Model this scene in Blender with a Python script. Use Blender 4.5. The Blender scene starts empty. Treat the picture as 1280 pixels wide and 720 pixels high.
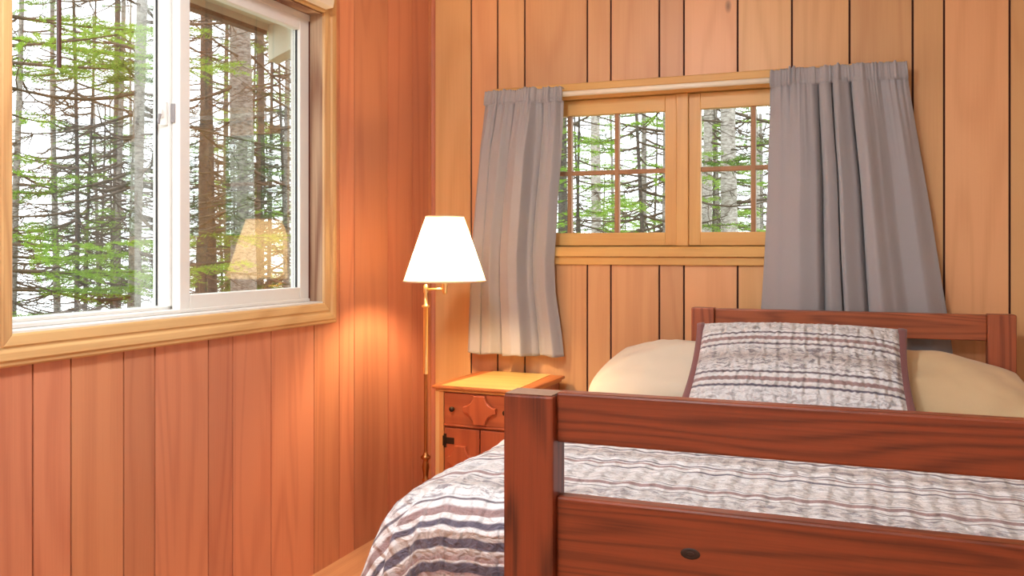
import bpy, bmesh, math, random
import numpy as np
from mathutils import Vector, Matrix, noise as mnoise

SC = bpy.context.scene
COL = SC.collection
R = math.radians
random.seed(7)

# ------------------------------------------------------------------ camera, world, light, exposure
CAM = Vector((2.051, -4.1135, 1.30))
YAW = R(21.45)
cd = bpy.data.cameras.new('camera'); cam = bpy.data.objects.new('camera', cd); COL.objects.link(cam)
cam.location = CAM; cam.rotation_euler = (R(90), 0, YAW)
cd.sensor_width = 36; cd.lens = 1120 / 1280 * 36; cd.shift_y = -48 / 1280; cd.clip_start = 0.05; cd.clip_end = 300
SC.camera = cam
W = bpy.data.worlds.new('overcast_sky'); SC.world = W; W.use_nodes = True
SKY_STRENGTH = 3.4
W.node_tree.nodes['Background'].inputs[0].default_value = (0.93, 0.97, 1.0, 1)
W.node_tree.nodes['Background'].inputs[1].default_value = SKY_STRENGTH
SC.view_settings.view_transform = 'Standard'; SC.view_settings.look = 'None'
SC.view_settings.gamma = 1; SC.view_settings.use_curve_mapping = False
SC.view_settings.exposure = 0.0
SC.cycles.use_denoising = True
SC.cycles.max_bounces = 8; SC.cycles.transparent_max_bounces = 12
SC.cycles.sample_clamp_indirect = 6
CEILING_LAMP_AND_FILL = 182.0      # emission of both ceiling domes; the one nearer the bed is added fill
BULB = 900.0             # emission of the floor lamp's bulb

def portal(loc, rot, sx, sy):
    l = bpy.data.lights.new('window_daylight_portal', 'AREA'); l.shape = 'RECTANGLE'; l.size = sx; l.size_y = sy
    l.cycles.is_portal = True
    o = bpy.data.objects.new('window_daylight_portal', l); COL.objects.link(o); o.location = loc; o.rotation_euler = rot
portal((-0.20, -1.70, 1.67), (0, R(-90), 0), 1.2, 1.45)
portal((1.27, 0.14, 1.66), (R(-90), 0, 0), 1.75, 0.76)

# ------------------------------------------------------------------ helpers: colour, materials
def S(r, g, b):
    f = lambda c: (c / 255) / 12.92 if c / 255 <= 0.04045 else ((c / 255 + 0.055) / 1.055) ** 2.4
    return (f(r), f(g), f(b), 1)

class NT:
    def __init__(s, name):
        s.m = bpy.data.materials.new(name); s.m.use_nodes = True
        s.t = s.m.node_tree; s.t.nodes.clear()
        s.out = s.t.nodes.new('ShaderNodeOutputMaterial')
    def n(s, kind, props=None, **inp):
        nd = s.t.nodes.new('ShaderNode' + kind)
        for k, v in (props or {}).items(): setattr(nd, k, v)
        for k, v in inp.items():
            k = int(k[1:]) if k[0] == '_' and k[1:].isdigit() else k.replace('__', ' ')
            if isinstance(v, bpy.types.NodeSocket): s.t.links.new(v, nd.inputs[k])
            else: nd.inputs[k].default_value = v
        return nd
    def math(s, op, a, b=0.0, c=0.0):
        return s.n('Math', {'operation': op}, _0=a, _1=b, _2=c).outputs[0]
    def mix(s, f, a, b, mode='MIX'):
        nd = s.n('MixRGB', {'blend_type': mode}, _0=f, _1=a, _2=b); return nd.outputs[0]
    def ramp(s, f, stops, interp='LINEAR'):
        nd = s.n('ValToRGB', None, _0=f); cr = nd.color_ramp; cr.interpolation = interp
        while len(cr.elements) < len(stops): cr.elements.new(0.5)
        for e, (p, c) in zip(cr.elements, stops):
            e.position = p; e.color = c if len(c) == 4 else (*c, 1)
        return nd.outputs[0]
    def surf(s, sh): s.t.links.new(sh, s.out.inputs[0]); return s.m
    def pbr(s, col, rough=0.5, bump=None, bstr=0.2, bdist=0.01, **kw):
        p = s.n('BsdfPrincipled', None, Base__Color=col, Roughness=rough)
        for k, v in kw.items():
            k = k.replace('__', ' ')
            if isinstance(v, bpy.types.NodeSocket): s.t.links.new(v, p.inputs[k])
            else: p.inputs[k].default_value = v
        if bump is not None:
            b = s.n('Bump', None, Strength=bstr, Distance=bdist, Height=bump)
            s.t.links.new(b.outputs[0], p.inputs['Normal'])
        return s.surf(p.outputs[0])

def wood(name, light, dark, axis='Z', ring=14.0, ringamt=0.5, fibre=0.25, blotch=0.25, knots=0.0, rough=0.45, board=False, coat=0.0, seed=0.0, sc=1.0):
    t = NT(name)
    co = t.n('TexCoord').outputs['Object']
    if board:
        at = t.n('Attribute', {'attribute_name': 'board'}).outputs['Fac']
        off = t.n('CombineXYZ', None, X=t.math('MULTIPLY', at, 37.0), Y=t.math('MULTIPLY', at, 23.0), Z=t.math('MULTIPLY', at, 51.0)).outputs[0]
        co = t.n('VectorMath', {'operation': 'ADD'}, _0=co, _1=off).outputs[0]
    sv = {'X': (0.1, 1, 1), 'Y': (1, 0.1, 1), 'Z': (1, 1, 0.1)}[axis]
    fv = {'X': (0.02, 1, 1), 'Y': (1, 0.02, 1), 'Z': (1, 1, 0.02)}[axis]
    m1 = t.n('Mapping', None, Vector=co, Scale=tuple(a * sc for a in sv), Location=(seed, seed * .7, seed * .3)).outputs[0]
    m2 = t.n('Mapping', None, Vector=co, Scale=tuple(a * sc for a in fv), Location=(seed, seed, seed)).outputs[0]
    n1 = t.n('TexNoise', None, Vector=m1, Scale=5.0, Detail=1.5, Roughness=0.45, Distortion=0.35).outputs[0]
    rg = t.math('SINE', t.math('MULTIPLY', n1, ring * 6.283))
    rg = t.math('POWER', t.math('MULTIPLY_ADD', rg, 0.5, 0.5), 2.2)
    n2 = t.n('TexNoise', None, Vector=m2, Scale=170.0, Detail=3.0, Roughness=0.6).outputs[0]
    n3 = t.n('TexNoise', None, Vector=m1, Scale=2.6, Detail=3.0).outputs[0]
    f = t.math('ADD', t.math('MULTIPLY', rg, ringamt), t.math('MULTIPLY', t.math('SUBTRACT', n2, 0.45), fibre * 3))
    f = t.math('ADD', f, t.math('MULTIPLY', t.math('SUBTRACT', n3, 0.5), blotch * 3))
    fcl = t.n('Clamp', None, _0=f).outputs[0]
    c = t.mix(fcl, light, dark)
    if board:
        v = t.math('MULTIPLY_ADD', t.math('FRACT', t.math('MULTIPLY', at, 7.13)), 0.28, 0.86)
        h = t.math('MULTIPLY_ADD', t.math('FRACT', t.math('MULTIPLY', at, 3.71)), 0.014, 0.493)
        c = t.n('HueSaturation', None, Hue=h, Value=v, Color=c).outputs[0]
    if knots > 0:
        kv = {'X': (0.45, 1, 1), 'Y': (1, 0.45, 1), 'Z': (1, 1, 0.45)}[axis]
        m3 = t.n('Mapping', None, Vector=co, Scale=kv, Location=(seed * 3, 1, 2)).outputs[0]
        vo = t.n('TexVoronoi', None, Vector=m3, Scale=4.0)
        sel = t.math('GREATER_THAN', t.n('SeparateColor', None, _0=vo.outputs['Color']).outputs[0], 1 - knots)
        k = t.math('MULTIPLY', sel, t.n('MapRange', None, Value=vo.outputs['Distance'], _1=0.015, _2=0.07, _3=1.0, _4=0.0).outputs[0])
        c = t.mix(t.math('MULTIPLY', k, 0.85), c, tuple(x * .28 for x in dark[:3]) + (1,))
    return t.pbr(c, rough, bump=fcl, bstr=0.12, bdist=0.002, Coat__Weight=coat, Coat__Roughness=0.25)

def plain(name, col, rough=0.5, metal=0.0, var=0.06, scale=40.0, bstr=0.05):
    t = NT(name)
    co = t.n('TexCoord').outputs['Object']
    n1 = t.n('TexNoise', None, Vector=co, Scale=scale, Detail=3.0).outputs[0]
    v = t.math('MULTIPLY_ADD', n1, var * 2, 1 - var)
    c = t.mix(1.0, col, t.n('CombineColor', None, _0=v, _1=v, _2=v).outputs[0], 'MULTIPLY')
    return t.pbr(c, rough, bump=n1, bstr=bstr, bdist=0.002, Metallic=metal)

def fabric(name, col, scale=900.0, rough=0.85, var=0.12, sheen=0.3, wrinkle=0.0):
    t = NT(name)
    co = t.n('TexCoord').outputs['Object']
    w1 = t.n('TexNoise', None, Vector=co, Scale=scale, Detail=1.0).outputs[0]
    w2 = t.n('TexNoise', None, Vector=co, Scale=6.0, Detail=3.0).outputs[0]
    v = t.math('ADD', t.math('MULTIPLY_ADD', w1, var, 1 - var * .5), t.math('MULTIPLY', t.math('SUBTRACT', w2, 0.5), 0.08))
    c = t.mix(1.0, col, t.n('CombineColor', None, _0=v, _1=v, _2=v).outputs[0], 'MULTIPLY')
    h = w1
    if wrinkle:
        w3 = t.n('TexNoise', None, Vector=co, Scale=9.0, Detail=2.0, Distortion=1.2).outputs[0]
        h = t.math('ADD', t.math('MULTIPLY', w1, 0.15), t.math('MULTIPLY', w3, wrinkle))
    return t.pbr(c, rough, bump=h, bstr=0.3, bdist=0.004, Sheen__Weight=sheen)

def quilt_material(name, foot_border, pucker):
    """Striped and quilted cotton; the stripes run along U and step along V (metres)."""
    t = NT(name)
    uv = t.n('UVMap', {'uv_map': 'cloth'}).outputs[0]
    sp = t.n('SeparateXYZ', None, _0=uv)
    u, v = sp.outputs[0], sp.outputs[1]
    warp = t.n('TexNoise', None, Vector=uv, Scale=9.0, Detail=2.0).outputs[0]
    vv = t.math('ADD', v, t.math('MULTIPLY', t.math('SUBTRACT', warp, 0.5), 0.006))
    white = S(240, 240, 242); cream = S(230, 227, 226); pink = S(164, 138, 138); grey = S(116, 106, 116); dark = S(104, 98, 114); tan = S(200, 190, 186)
    ph = t.math('FRACT', t.math('DIVIDE', vv, 0.44))
    base = t.ramp(ph, [
        (0.000, white), (0.020, white), (0.028, grey), (0.042, grey), (0.050, white), (0.080, white), (0.092, pink), (0.125, pink), (0.135, white),
        (0.165, cream), (0.178, grey), (0.190, grey), (0.200, white), (0.250, cream), (0.330, tan), (0.400, cream), (0.470, white),
        (0.505, white), (0.513, grey), (0.527, grey), (0.537, white), (0.575, white), (0.588, pink), (0.622, pink), (0.632, white), (0.665, cream),
        (0.675, dark), (0.690, dark), (0.700, white), (0.820, white), (0.960, cream)])
    # woven damask flecks in the wide bands
    mp = t.n('Mapping', None, Vector=uv, Scale=(13, 40, 1)).outputs[0]
    dm = t.n('TexNoise', None, Vector=mp, Scale=1.6, Detail=4.0, Roughness=0.7, Distortion=0.8).outputs[0]
    dmask = t.n('MapRange', None, Value=dm, _1=0.49, _2=0.60, _3=0.0, _4=1.0).outputs[0]
    band = t.ramp(ph, [(0.0, (0,)*3), (0.21, (0,)*3), (0.23, (.9,)*3), (0.48, (.9,)*3), (0.50, (0,)*3), (0.71, (0,)*3), (0.74, (.55,)*3), (0.98, (.55,)*3), (1.0, (0,)*3)])
    c = t.mix(t.math('MULTIPLY', dmask, t.math('MULTIPLY', band, 0.85)), base, grey)
    if foot_border:
        fv = t.n('MapRange', None, Value=vv, _1=2.035, _2=2.205, _3=0.0, _4=1.0).outputs[0]
        brd = t.ramp(fv, [(0.0, white), (0.07, white), (0.10, dark), (0.19, dark), (0.22, white), (0.27, white), (0.29, tan), (0.36, tan), (0.38, dark), (0.50, dark),
                          (0.53, white), (0.56, tan), (0.70, pink), (0.72, white), (0.75, dark), (0.86, S(84, 76, 88)), (0.88, pink), (1.0, tan)])
        c = t.mix(t.math('GREATER_THAN', vv, 2.035), c, brd)
    # heathered yarn
    mp2 = t.n('Mapping', None, Vector=uv, Scale=(220, 420, 1)).outputs[0]
    yn = t.n('TexNoise', None, Vector=mp2, Scale=1.0, Detail=2.0).outputs[0]
    ynv = t.math('MULTIPLY_ADD', yn, 0.42, 0.80)
    c = t.mix(1.0, c, t.n('CombineColor', None, _0=ynv, _1=ynv, _2=ynv).outputs[0], 'MULTIPLY')
    # quilting: short puckered stitch rows across the stripes
    q1 = t.n('TexWave', {'wave_type': 'BANDS', 'bands_direction': 'X'}, Vector=uv, Scale=6.5, Distortion=3.5, Detail=2.0, Detail__Scale=3.0).outputs[1]
    mp3 = t.n('Mapping', None, Vector=uv, Scale=(22, 34, 1)).outputs[0]
    q2 = t.n('TexNoise', None, Vector=mp3, Scale=1.5, Detail=3.0, Distortion=1.0).outputs[0]
    q = t.math('ADD', t.math('MULTIPLY', q1, 0.7), t.math('MULTIPLY', q2, 1.1))
    return t.pbr(c, 0.9, bump=q, bstr=pucker, bdist=0.014, Sheen__Weight=0.2)

def glass_material(name):
    t = NT(name)
    fr = t.n('Fresnel', None, IOR=1.5).outputs[0]
    tr = t.n('BsdfTransparent', None, Color=(0.97, 0.985, 0.98, 1)).outputs[0]
    gl = t.n('BsdfGlossy', None, Roughness=0.0, Color=(1, 1, 1, 1)).outputs[0]
    mx = t.n('MixShader', None, _0=t.math('MULTIPLY', fr, 0.30), _1=tr, _2=gl)
    return t.surf(mx.outputs[0])

def emit(name, col, strength):
    t = NT(name)
    return t.surf(t.n('Emission', None, Color=col, Strength=strength).outputs[0])

M = {}
M['wall_back'] = wood('birch_panelling', S(222, 170, 118), S(196, 136, 86), 'Z', ring=7, ringamt=0.28, fibre=0.16, blotch=0.22, knots=0.55, rough=0.42, board=True)
M['wall_left'] = wood('red_birch_panelling', S(212, 138, 102), S(178, 98, 70), 'Z', ring=7, ringamt=0.32, fibre=0.18, blotch=0.24, knots=0.05, rough=0.42, board=True)
M['groove'] = plain('groove_stain', S(70, 28, 18), 0.8)
M['groove_red'] = plain('red_groove_stain', S(110, 48, 32), 0.8)
M['casing_h'] = wood('honey_casing_lengthwise', S(226, 184, 126), S(186, 132, 80), 'Y', ring=8, ringamt=0.35, fibre=0.3, rough=0.4, coat=0.2)
M['casing_v'] = wood('honey_casing_upright', S(218, 172, 116), S(178, 122, 74), 'Z', ring=8, ringamt=0.35, fibre=0.3, rough=0.4, coat=0.2)
M['jamb'] = wood('weathered_jamb', S(190, 158, 128), S(120, 72, 48), 'Z', ring=6, ringamt=0.7, fibre=0.3, blotch=0.5, rough=0.6)
M['sash_h'] = wood('golden_sash_lengthwise', S(226, 176, 102), S(198, 142, 74), 'X', ring=5, ringamt=0.3, fibre=0.2, rough=0.42)
M['sash_v'] = wood('golden_sash_upright', S(226, 174, 102), S(196, 138, 72), 'Z', ring=5, ringamt=0.3, fibre=0.2, rough=0.42)
M['muntin'] = wood('brown_muntin', S(168, 120, 78), S(120, 80, 50), 'Z', ring=5, ringamt=0.3, rough=0.5)
M['bed_x'] = wood('red_stained_pine_lengthwise', S(134, 61, 31), S(74, 28, 13), 'X', ring=16, ringamt=0.5, fibre=0.3, blotch=0.28, knots=0.0, rough=0.42, coat=0.08, sc=1.3)
M['bed_z'] = wood('red_stained_pine_upright', S(134, 61, 33), S(68, 26, 13), 'Z', ring=9, ringamt=0.75, fibre=0.3, blotch=0.25, knots=0.06, rough=0.42, coat=0.08, seed=2.2, sc=1.3)
M['head_x'] = wood('window_lit_pine_lengthwise', S(166, 88, 50), S(98, 42, 22), 'X', ring=14, ringamt=0.5, fibre=0.3, blotch=0.3, rough=0.42, coat=0.08, seed=4.0, sc=1.3)  # headboard copy of the bed stain, window light painted into its colour
M['head_z'] = wood('window_lit_pine_upright', S(166, 88, 54), S(96, 42, 24), 'Z', ring=12, ringamt=0.55, fibre=0.3, blotch=0.25, knots=0.2, rough=0.42, coat=0.08, seed=6.0, sc=1.3)
M['bed_y'] = wood('red_stained_pine_sidewise', S(140, 68, 42), S(84, 32, 18), 'Y', ring=9, ringamt=0.6, rough=0.38)
M['knot'] = wood('pine_knot', S(40, 19, 13), S(16, 8, 6), 'Y', ring=12, ringamt=0.6, rough=0.5)
M['end_grain'] = plain('worn_edge', S(150, 118, 96), 0.7, var=0.2, scale=120)
M['stand_top'] = wood('yellow_pine_top', S(240, 206, 124), S(220, 168, 84), 'X', ring=7, ringamt=0.4, fibre=0.3, rough=0.3, coat=0.3)
M['stand_edge'] = wood('light_stand_edge', S(214, 142, 76), S(176, 100, 50), 'Y', ring=6, ringamt=0.4, rough=0.35)
M['stand_end'] = wood('amber_stand_ends', S(206, 122, 66), S(160, 84, 42), 'Y', ring=6, ringamt=0.4, rough=0.35)
M['stand_x'] = wood('red_cherry_lengthwise', S(190, 98, 56), S(146, 62, 34), 'X', ring=6, ringamt=0.4, fibre=0.2, rough=0.35, coat=0.2)
M['stand_z'] = wood('red_cherry_upright', S(188, 94, 54), S(146, 60, 34), 'Z', ring=6, ringamt=0.4, fibre=0.2, rough=0.35, coat=0.2)
M['stand_stile'] = wood('orange_stile', S(224, 152, 88), S(196, 120, 62), 'Z', ring=5, ringamt=0.3, rough=0.4)
M['brass'] = plain('polished_brass', S(246, 214, 150), 0.28, 1.0, 0.04)
M['old_brass'] = plain('aged_brass', S(170, 112, 66), 0.3, 1.0, 0.1)
M['iron'] = plain('dark_iron', S(70, 54, 40), 0.45, 0.8, 0.15)
M['vinyl'] = plain('white_vinyl', S(236, 232, 226), 0.35, 0, 0.02)
M['gasket'] = plain('black_gasket', S(38, 36, 38), 0.7)
M['glass'] = glass_material('window_glass')
M['curtain'] = fabric('grey_curtain_cloth', S(164, 160, 162), 700, var=0.2, sheen=0.35)
M['pillow'] = fabric('cream_pillow_cotton', S(226, 212, 190), 800, wrinkle=0.5)
M['pillow_tan'] = fabric('tan_pillow_cotton', S(222, 196, 154), 800, wrinkle=0.5)
M['binding'] = fabric('maroon_binding', S(130, 84, 84), 500)
M['mattress'] = fabric('cream_ticking', S(226, 216, 200), 400)
M['quilt'] = quilt_material('striped_quilt', True, 0.8)
M['sham'] = quilt_material('striped_sham', False, 1.0)
M['floor'] = wood('honey_floor', S(214, 156, 108), S(180, 118, 76), 'Y', ring=6, ringamt=0.3, fibre=0.3, rough=0.5)
M['ceiling'] = plain('white_ceiling', S(236, 230, 220), 0.8)
M['plaster'] = plain('cream_plaster', S(226, 214, 200), 0.8)
M['rod'] = plain('cream_rod', S(246, 234, 212), 0.3, 0, 0.02)
M['blind'] = wood('cream_blind', S(240, 226, 206), S(216, 190, 160), 'Y', ring=4, ringamt=0.2, rough=0.4)
M['wand'] = plain('brown_wand', S(74, 44, 38), 0.3)
M['eave'] = plain('olive_painted_eave', S(206, 206, 186), 0.7, 0, 0.08, 12)
M['eave_edge'] = plain('dark_drip_edge', S(64, 54, 46), 0.6)
M['bulb'] = emit('lit_bulb', (1, 0.70, 0.38, 1), BULB)
M['dome'] = emit('lit_ceiling_dome', (0.86, 0.95, 1.0, 1), CEILING_LAMP_AND_FILL)
M['siding'] = plain('brown_siding', S(110, 84, 60), 0.8, 0, 0.1, 8)

def shade_material():
    t = NT('pleated_shade_cloth')
    d = t.n('BsdfDiffuse', None, Color=(0.86, 0.78, 0.60, 1)).outputs[0]
    tr = t.n('BsdfTranslucent', None, Color=(0.92, 0.80, 0.55, 1)).outputs[0]
    return t.surf(t.n('MixShader', None, _0=0.72, _1=d, _2=tr).outputs[0])
M['shade'] = shade_material()

def bark(name, c1, c2, spots):
    t = NT(name)
    co = t.n('TexCoord').outputs['Object']
    m1 = t.n('Mapping', None, Vector=co, Scale=(1, 1, 2.6)).outputs[0]
    n1 = t.n('TexNoise', None, Vector=m1, Scale=22.0, Detail=5.0, Roughness=0.7).outputs[0]
    n2 = t.n('TexNoise', None, Vector=co, Scale=3.0, Detail=2.0).outputs[0]
    f = t.n('MapRange', None, Value=n1, _1=0.35, _2=0.65, _3=0.0, _4=1.0).outputs[0]
    c = t.mix(f, c2, c1)
    s = t.n('MapRange', None, Value=n2, _1=0.5, _2=0.7, _3=0.0, _4=spots).outputs[0]
    c = t.mix(s, c, S(120, 128, 104))
    return t.pbr(c, 0.9, bump=n1, bstr=0.7, bdist=0.02)
M['bark_grey'] = bark('grey_bark', S(176, 168, 158), S(88, 80, 74), 0.25)
M['bark_pale'] = bark('pale_bark', S(214, 206, 198), S(128, 116, 106), 0.2)
M['bark_dark'] = bark('dark_bark', S(104, 92, 82), S(52, 46, 40), 0.3)
M['twig'] = plain('dead_twig', S(92, 78, 62), 0.9, 0, 0.3, 8)

def needle_material(name, a, b):
    t = NT(name)
    at = t.n('Attribute', {'attribute_name': 'tint'}).outputs['Fac']
    c = t.mix(at, a, b)
    d = t.n('BsdfDiffuse', None, Color=c).outputs[0]
    tr = t.n('BsdfTranslucent', None, Color=c).outputs[0]
    return t.surf(t.n('MixShader', None, _0=0.45, _1=d, _2=tr).outputs[0])
M['needles'] = needle_material('fir_needles', S(52, 80, 36), S(150, 184, 74))
M['needles_dark'] = needle_material('spruce_needles', S(44, 66, 34), S(100, 128, 54))

def ground_material():
    t = NT('forest_floor')
    co = t.n('TexCoord').outputs['Object']
    n1 = t.n('TexNoise', None, Vector=co, Scale=1.2, Detail=6.0, Roughness=0.7).outputs[0]
    c = t.ramp(n1, [(0.3, S(120, 104, 84)), (0.45, S(176, 164, 146)), (0.55, S(120, 134, 74)), (0.7, S(196, 188, 178))])
    return t.pbr(c, 0.95, bump=n1, bstr=0.6, bdist=0.1)
M['ground'] = ground_material()

# ------------------------------------------------------------------ helpers: meshes, objects
def add_obj(name, me, mats, parent=None, loc=(0, 0, 0), rot=(0, 0, 0)):
    o = bpy.data.objects.new(name, me); COL.objects.link(o)
    for m in (mats if isinstance(mats, (list, tuple)) else [mats]):
        me.materials.append(M[m] if isinstance(m, str) else m)
    o.location = loc; o.rotation_euler = rot
    if parent: o.parent = parent
    return o
def empty(name, loc=(0, 0, 0), rz=0.0, parent=None):
    o = bpy.data.objects.new(name, None); COL.objects.link(o); o.location = loc; o.rotation_euler = (0, 0, rz); o.empty_display_size = 0.1
    if parent: o.parent = parent
    return o
def tag(o, label=None, cat=None, group=None, kind=None):
    if label: o['label'] = label
    if cat: o['category'] = cat
    if group: o['group'] = group
    if kind: o['kind'] = kind
    return o
def structure(o, label=None, cat=None): return tag(o, label, cat, None, 'structure')

class MB:
    def __init__(s): s.v = []; s.f = []; s.mi = []; s.at = []; s.a = 0.0
    def add(s, vs, fs, mi=0):
        b = len(s.v); s.v += [tuple(p) for p in vs]
        for f in fs: s.f.append([i + b for i in f]); s.mi.append(mi); s.at.append(s.a)
    def box(s, x0, x1, y0, y1, z0, z1, mi=0):
        vs = [(x, y, z) for x in (x0, x1) for y in (y0, y1) for z in (z0, z1)]
        s.add(vs, [(0, 1, 3, 2), (4, 6, 7, 5), (0, 4, 5, 1), (2, 3, 7, 6), (0, 2, 6, 4), (1, 5, 7, 3)], mi); return s
    def lathe(s, prof, n=32, c=(0, 0, 0), mi=0, ripple=None):
        vs = []
        for r, z in prof:
            for k in range(n):
                a = 2 * math.pi * k / n; rr = r * (ripple(k) if ripple else 1)
                vs.append((c[0] + rr * math.cos(a), c[1] + rr * math.sin(a), c[2] + z))
        fs = [(i * n + k, i * n + (k + 1) % n, (i + 1) * n + (k + 1) % n, (i + 1) * n + k) for i in range(len(prof) - 1) for k in range(n)]
        s.add(vs, fs, mi); return s
    def tube(s, pts, rad, n=12, mi=0, caps=True):
        pts = [Vector(p) for p in pts]; rr = rad if isinstance(rad, (list, tuple)) else [rad] * len(pts)
        vs = []; up = None
        for i, p in enumerate(pts):
            d = (pts[min(i + 1, len(pts) - 1)] - pts[max(i - 1, 0)]).normalized()
            ref = Vector((0, 0, 1)) if abs(d.z) < 0.9 else Vector((1, 0, 0))
            a = d.cross(ref).normalized(); b = d.cross(a).normalized()
            for k in range(n):
                t = 2 * math.pi * k / n; vs.append(p + (a * math.cos(t) + b * math.sin(t)) * rr[i])
        fs = [(i * n + k, i * n + (k + 1) % n, (i + 1) * n + (k + 1) % n, (i + 1) * n + k) for i in range(len(pts) - 1) for k in range(n)]
        if caps: fs += [list(range(n))[::-1], [(len(pts) - 1) * n + k for k in range(n)]]
        s.add(vs, fs, mi); return s
    def prism(s, poly, axis, a0, a1, mi=0):
        """poly in the two axes left over (in xyz order), extruded along axis"""
        def P(p, a):
            return {'X': (a, p[0], p[1]), 'Y': (p[0], a, p[1]), 'Z': (p[0], p[1], a)}[axis]
        n = len(poly); vs = [P(p, a0) for p in poly] + [P(p, a1) for p in poly]
        fs = [list(range(n))[::-1], list(range(n, 2 * n))] + [(i, (i + 1) % n, n + (i + 1) % n, n + i) for i in range(n)]
        s.add(vs, fs, mi); return s
    def mesh(s, name, smooth=False, attr=None, fix=True):
        me = bpy.data.meshes.new(name); me.from_pydata(s.v, [], s.f); me.polygons.foreach_set('material_index', s.mi)
        if attr:
            at = me.attributes.new(attr, 'FLOAT', 'FACE'); at.data.foreach_set('value', s.at)
        if fix:
            bm = bmesh.new(); bm.from_mesh(me); bmesh.ops.recalc_face_normals(bm, faces=bm.faces); bm.to_mesh(me); bm.free()
        if smooth: me.polygons.foreach_set('use_smooth', [True] * len(me.polygons))
        me.update(); return me
    def build(s, name, mats, parent=None, bevel=0.0, smooth=False, seg=2, loc=(0, 0, 0), rot=(0, 0, 0), attr=None, fix=True):
        o = add_obj(name, s.mesh(name, smooth, attr, fix), mats, parent, loc, rot)
        if bevel:
            m = o.modifiers.new('bevel', 'BEVEL'); m.width = bevel; m.segments = seg; m.limit_method = 'ANGLE'; m.angle_limit = R(40)
        return o

def grid_mesh(name, P, uvs=None, closed_u=False, smooth=True):
    """P: array rows x cols x 3"""
    r, c = P.shape[:2]
    idx = np.arange(r * c).reshape(r, c)
    cc = np.concatenate([idx, idx[:, :1]], 1) if closed_u else idx
    F = np.stack([cc[:-1, :-1], cc[:-1, 1:], cc[1:, 1:], cc[1:, :-1]], -1).reshape(-1, 4)
    me = bpy.data.meshes.new(name); me.from_pydata(P.reshape(-1, 3).tolist(), [], F.tolist())
    if uvs is not None:
        uvl = me.uv_layers.new(name='cloth'); li = np.zeros(len(me.loops), dtype=np.int32); me.loops.foreach_get('vertex_index', li)
        uvl.data.foreach_set('uv', uvs.reshape(-1, 2)[li].astype(np.float32).ravel())
    if smooth: me.polygons.foreach_set('use_smooth', [True] * len(me.polygons))
    me.update(); return me

# ------------------------------------------------------------------ the room shell
RX, RY, RZ = 3.70, -5.70, 2.75
rb = random.Random(3)
def panel_wall(name, mat, grooves, lo, hi, hole, mk):
    """boards with dark grooves between; mk(a0,a1,d0,d1,z0,z1) maps along/depth/height to a box"""
    m = MB(); g = 0.0045 if name == 'wall_back' else 0.0030
    edges = [lo] + [x for x in grooves if lo < x < hi] + [hi]
    h0, h1, hz0, hz1 = hole
    for a, b in zip(edges[:-1], edges[1:]):
        m.a = rb.random()
        a0, b0 = a + (g if a > lo else 0), b - (g if b < hi else 0)
        cuts = sorted({a0, b0, *[c for c in (h0, h1) if a0 < c < b0]})
        for p, q in zip(cuts[:-1], cuts[1:]):
            if p >= h0 - 1e-6 and q <= h1 + 1e-6:
                m.box(*mk(p, q, 0, .009, 0, hz0)); m.box(*mk(p, q, 0, .009, hz1, RZ))
            else: m.box(*mk(p, q, 0, .009, 0, RZ))
    for (p, q, z0, z1) in ((lo, h0, 0, RZ), (h1, hi, 0, RZ), (h0, h1, 0, hz0), (h0, h1, hz1, RZ)):
        m.box(*mk(p, q, .0085, .13, z0, z1), 1)
    return structure(m.build(name, [mat, 'groove' if name == 'wall_back' else 'groove_red'], attr='board'))
gb = [0.215, 0.358, 0.502, 0.821, 0.937, 1.168, 1.282, 1.523, 1.756, 1.993, 2.241, 2.360, 2.600, 2.84, 2.96, 3.20, 3.44]
panel_wall('wall_back', 'wall_back', gb, -0.13, RX + .1, (0.42, 2.125, 1.315, 2.06), lambda a, b, d0, d1, z0, z1: (a, b, d0, d1, z0, z1))
gl = [-5.3, -5.1, -4.8, -4.55, -4.3, -4.2, -3.9, -3.65, -3.4, -3.2, -3.0, -2.78, -2.58, -2.367, -2.244, -2.054, -1.928, -1.684, -1.559, -1.341, -1.062, -0.877, -0.757, -0.463, -0.226, -0.045]
panel_wall('wall_left', 'wall_left', gl, RY, 0.0, (-2.435, -1.0, 1.085, 2.26), lambda a, b, d0, d1, z0, z1: (-d1, -d0, a, b, z0, z1))
structure(MB().box(RX, RX + .1, RY, 0, 0, RZ).build('wall_right', 'plaster'))
structure(MB().box(-.13, RX + .1, RY - .1, RY, 0, RZ).build('wall_front', 'plaster'))
structure(MB().box(-.13, RX + .1, RY - .1, .13, -.1, 0).build('floor', 'floor'))
structure(MB().box(-.13, RX + .1, RY - .1, .13, RZ, RZ + .1).build('ceiling', 'ceiling'))

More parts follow.
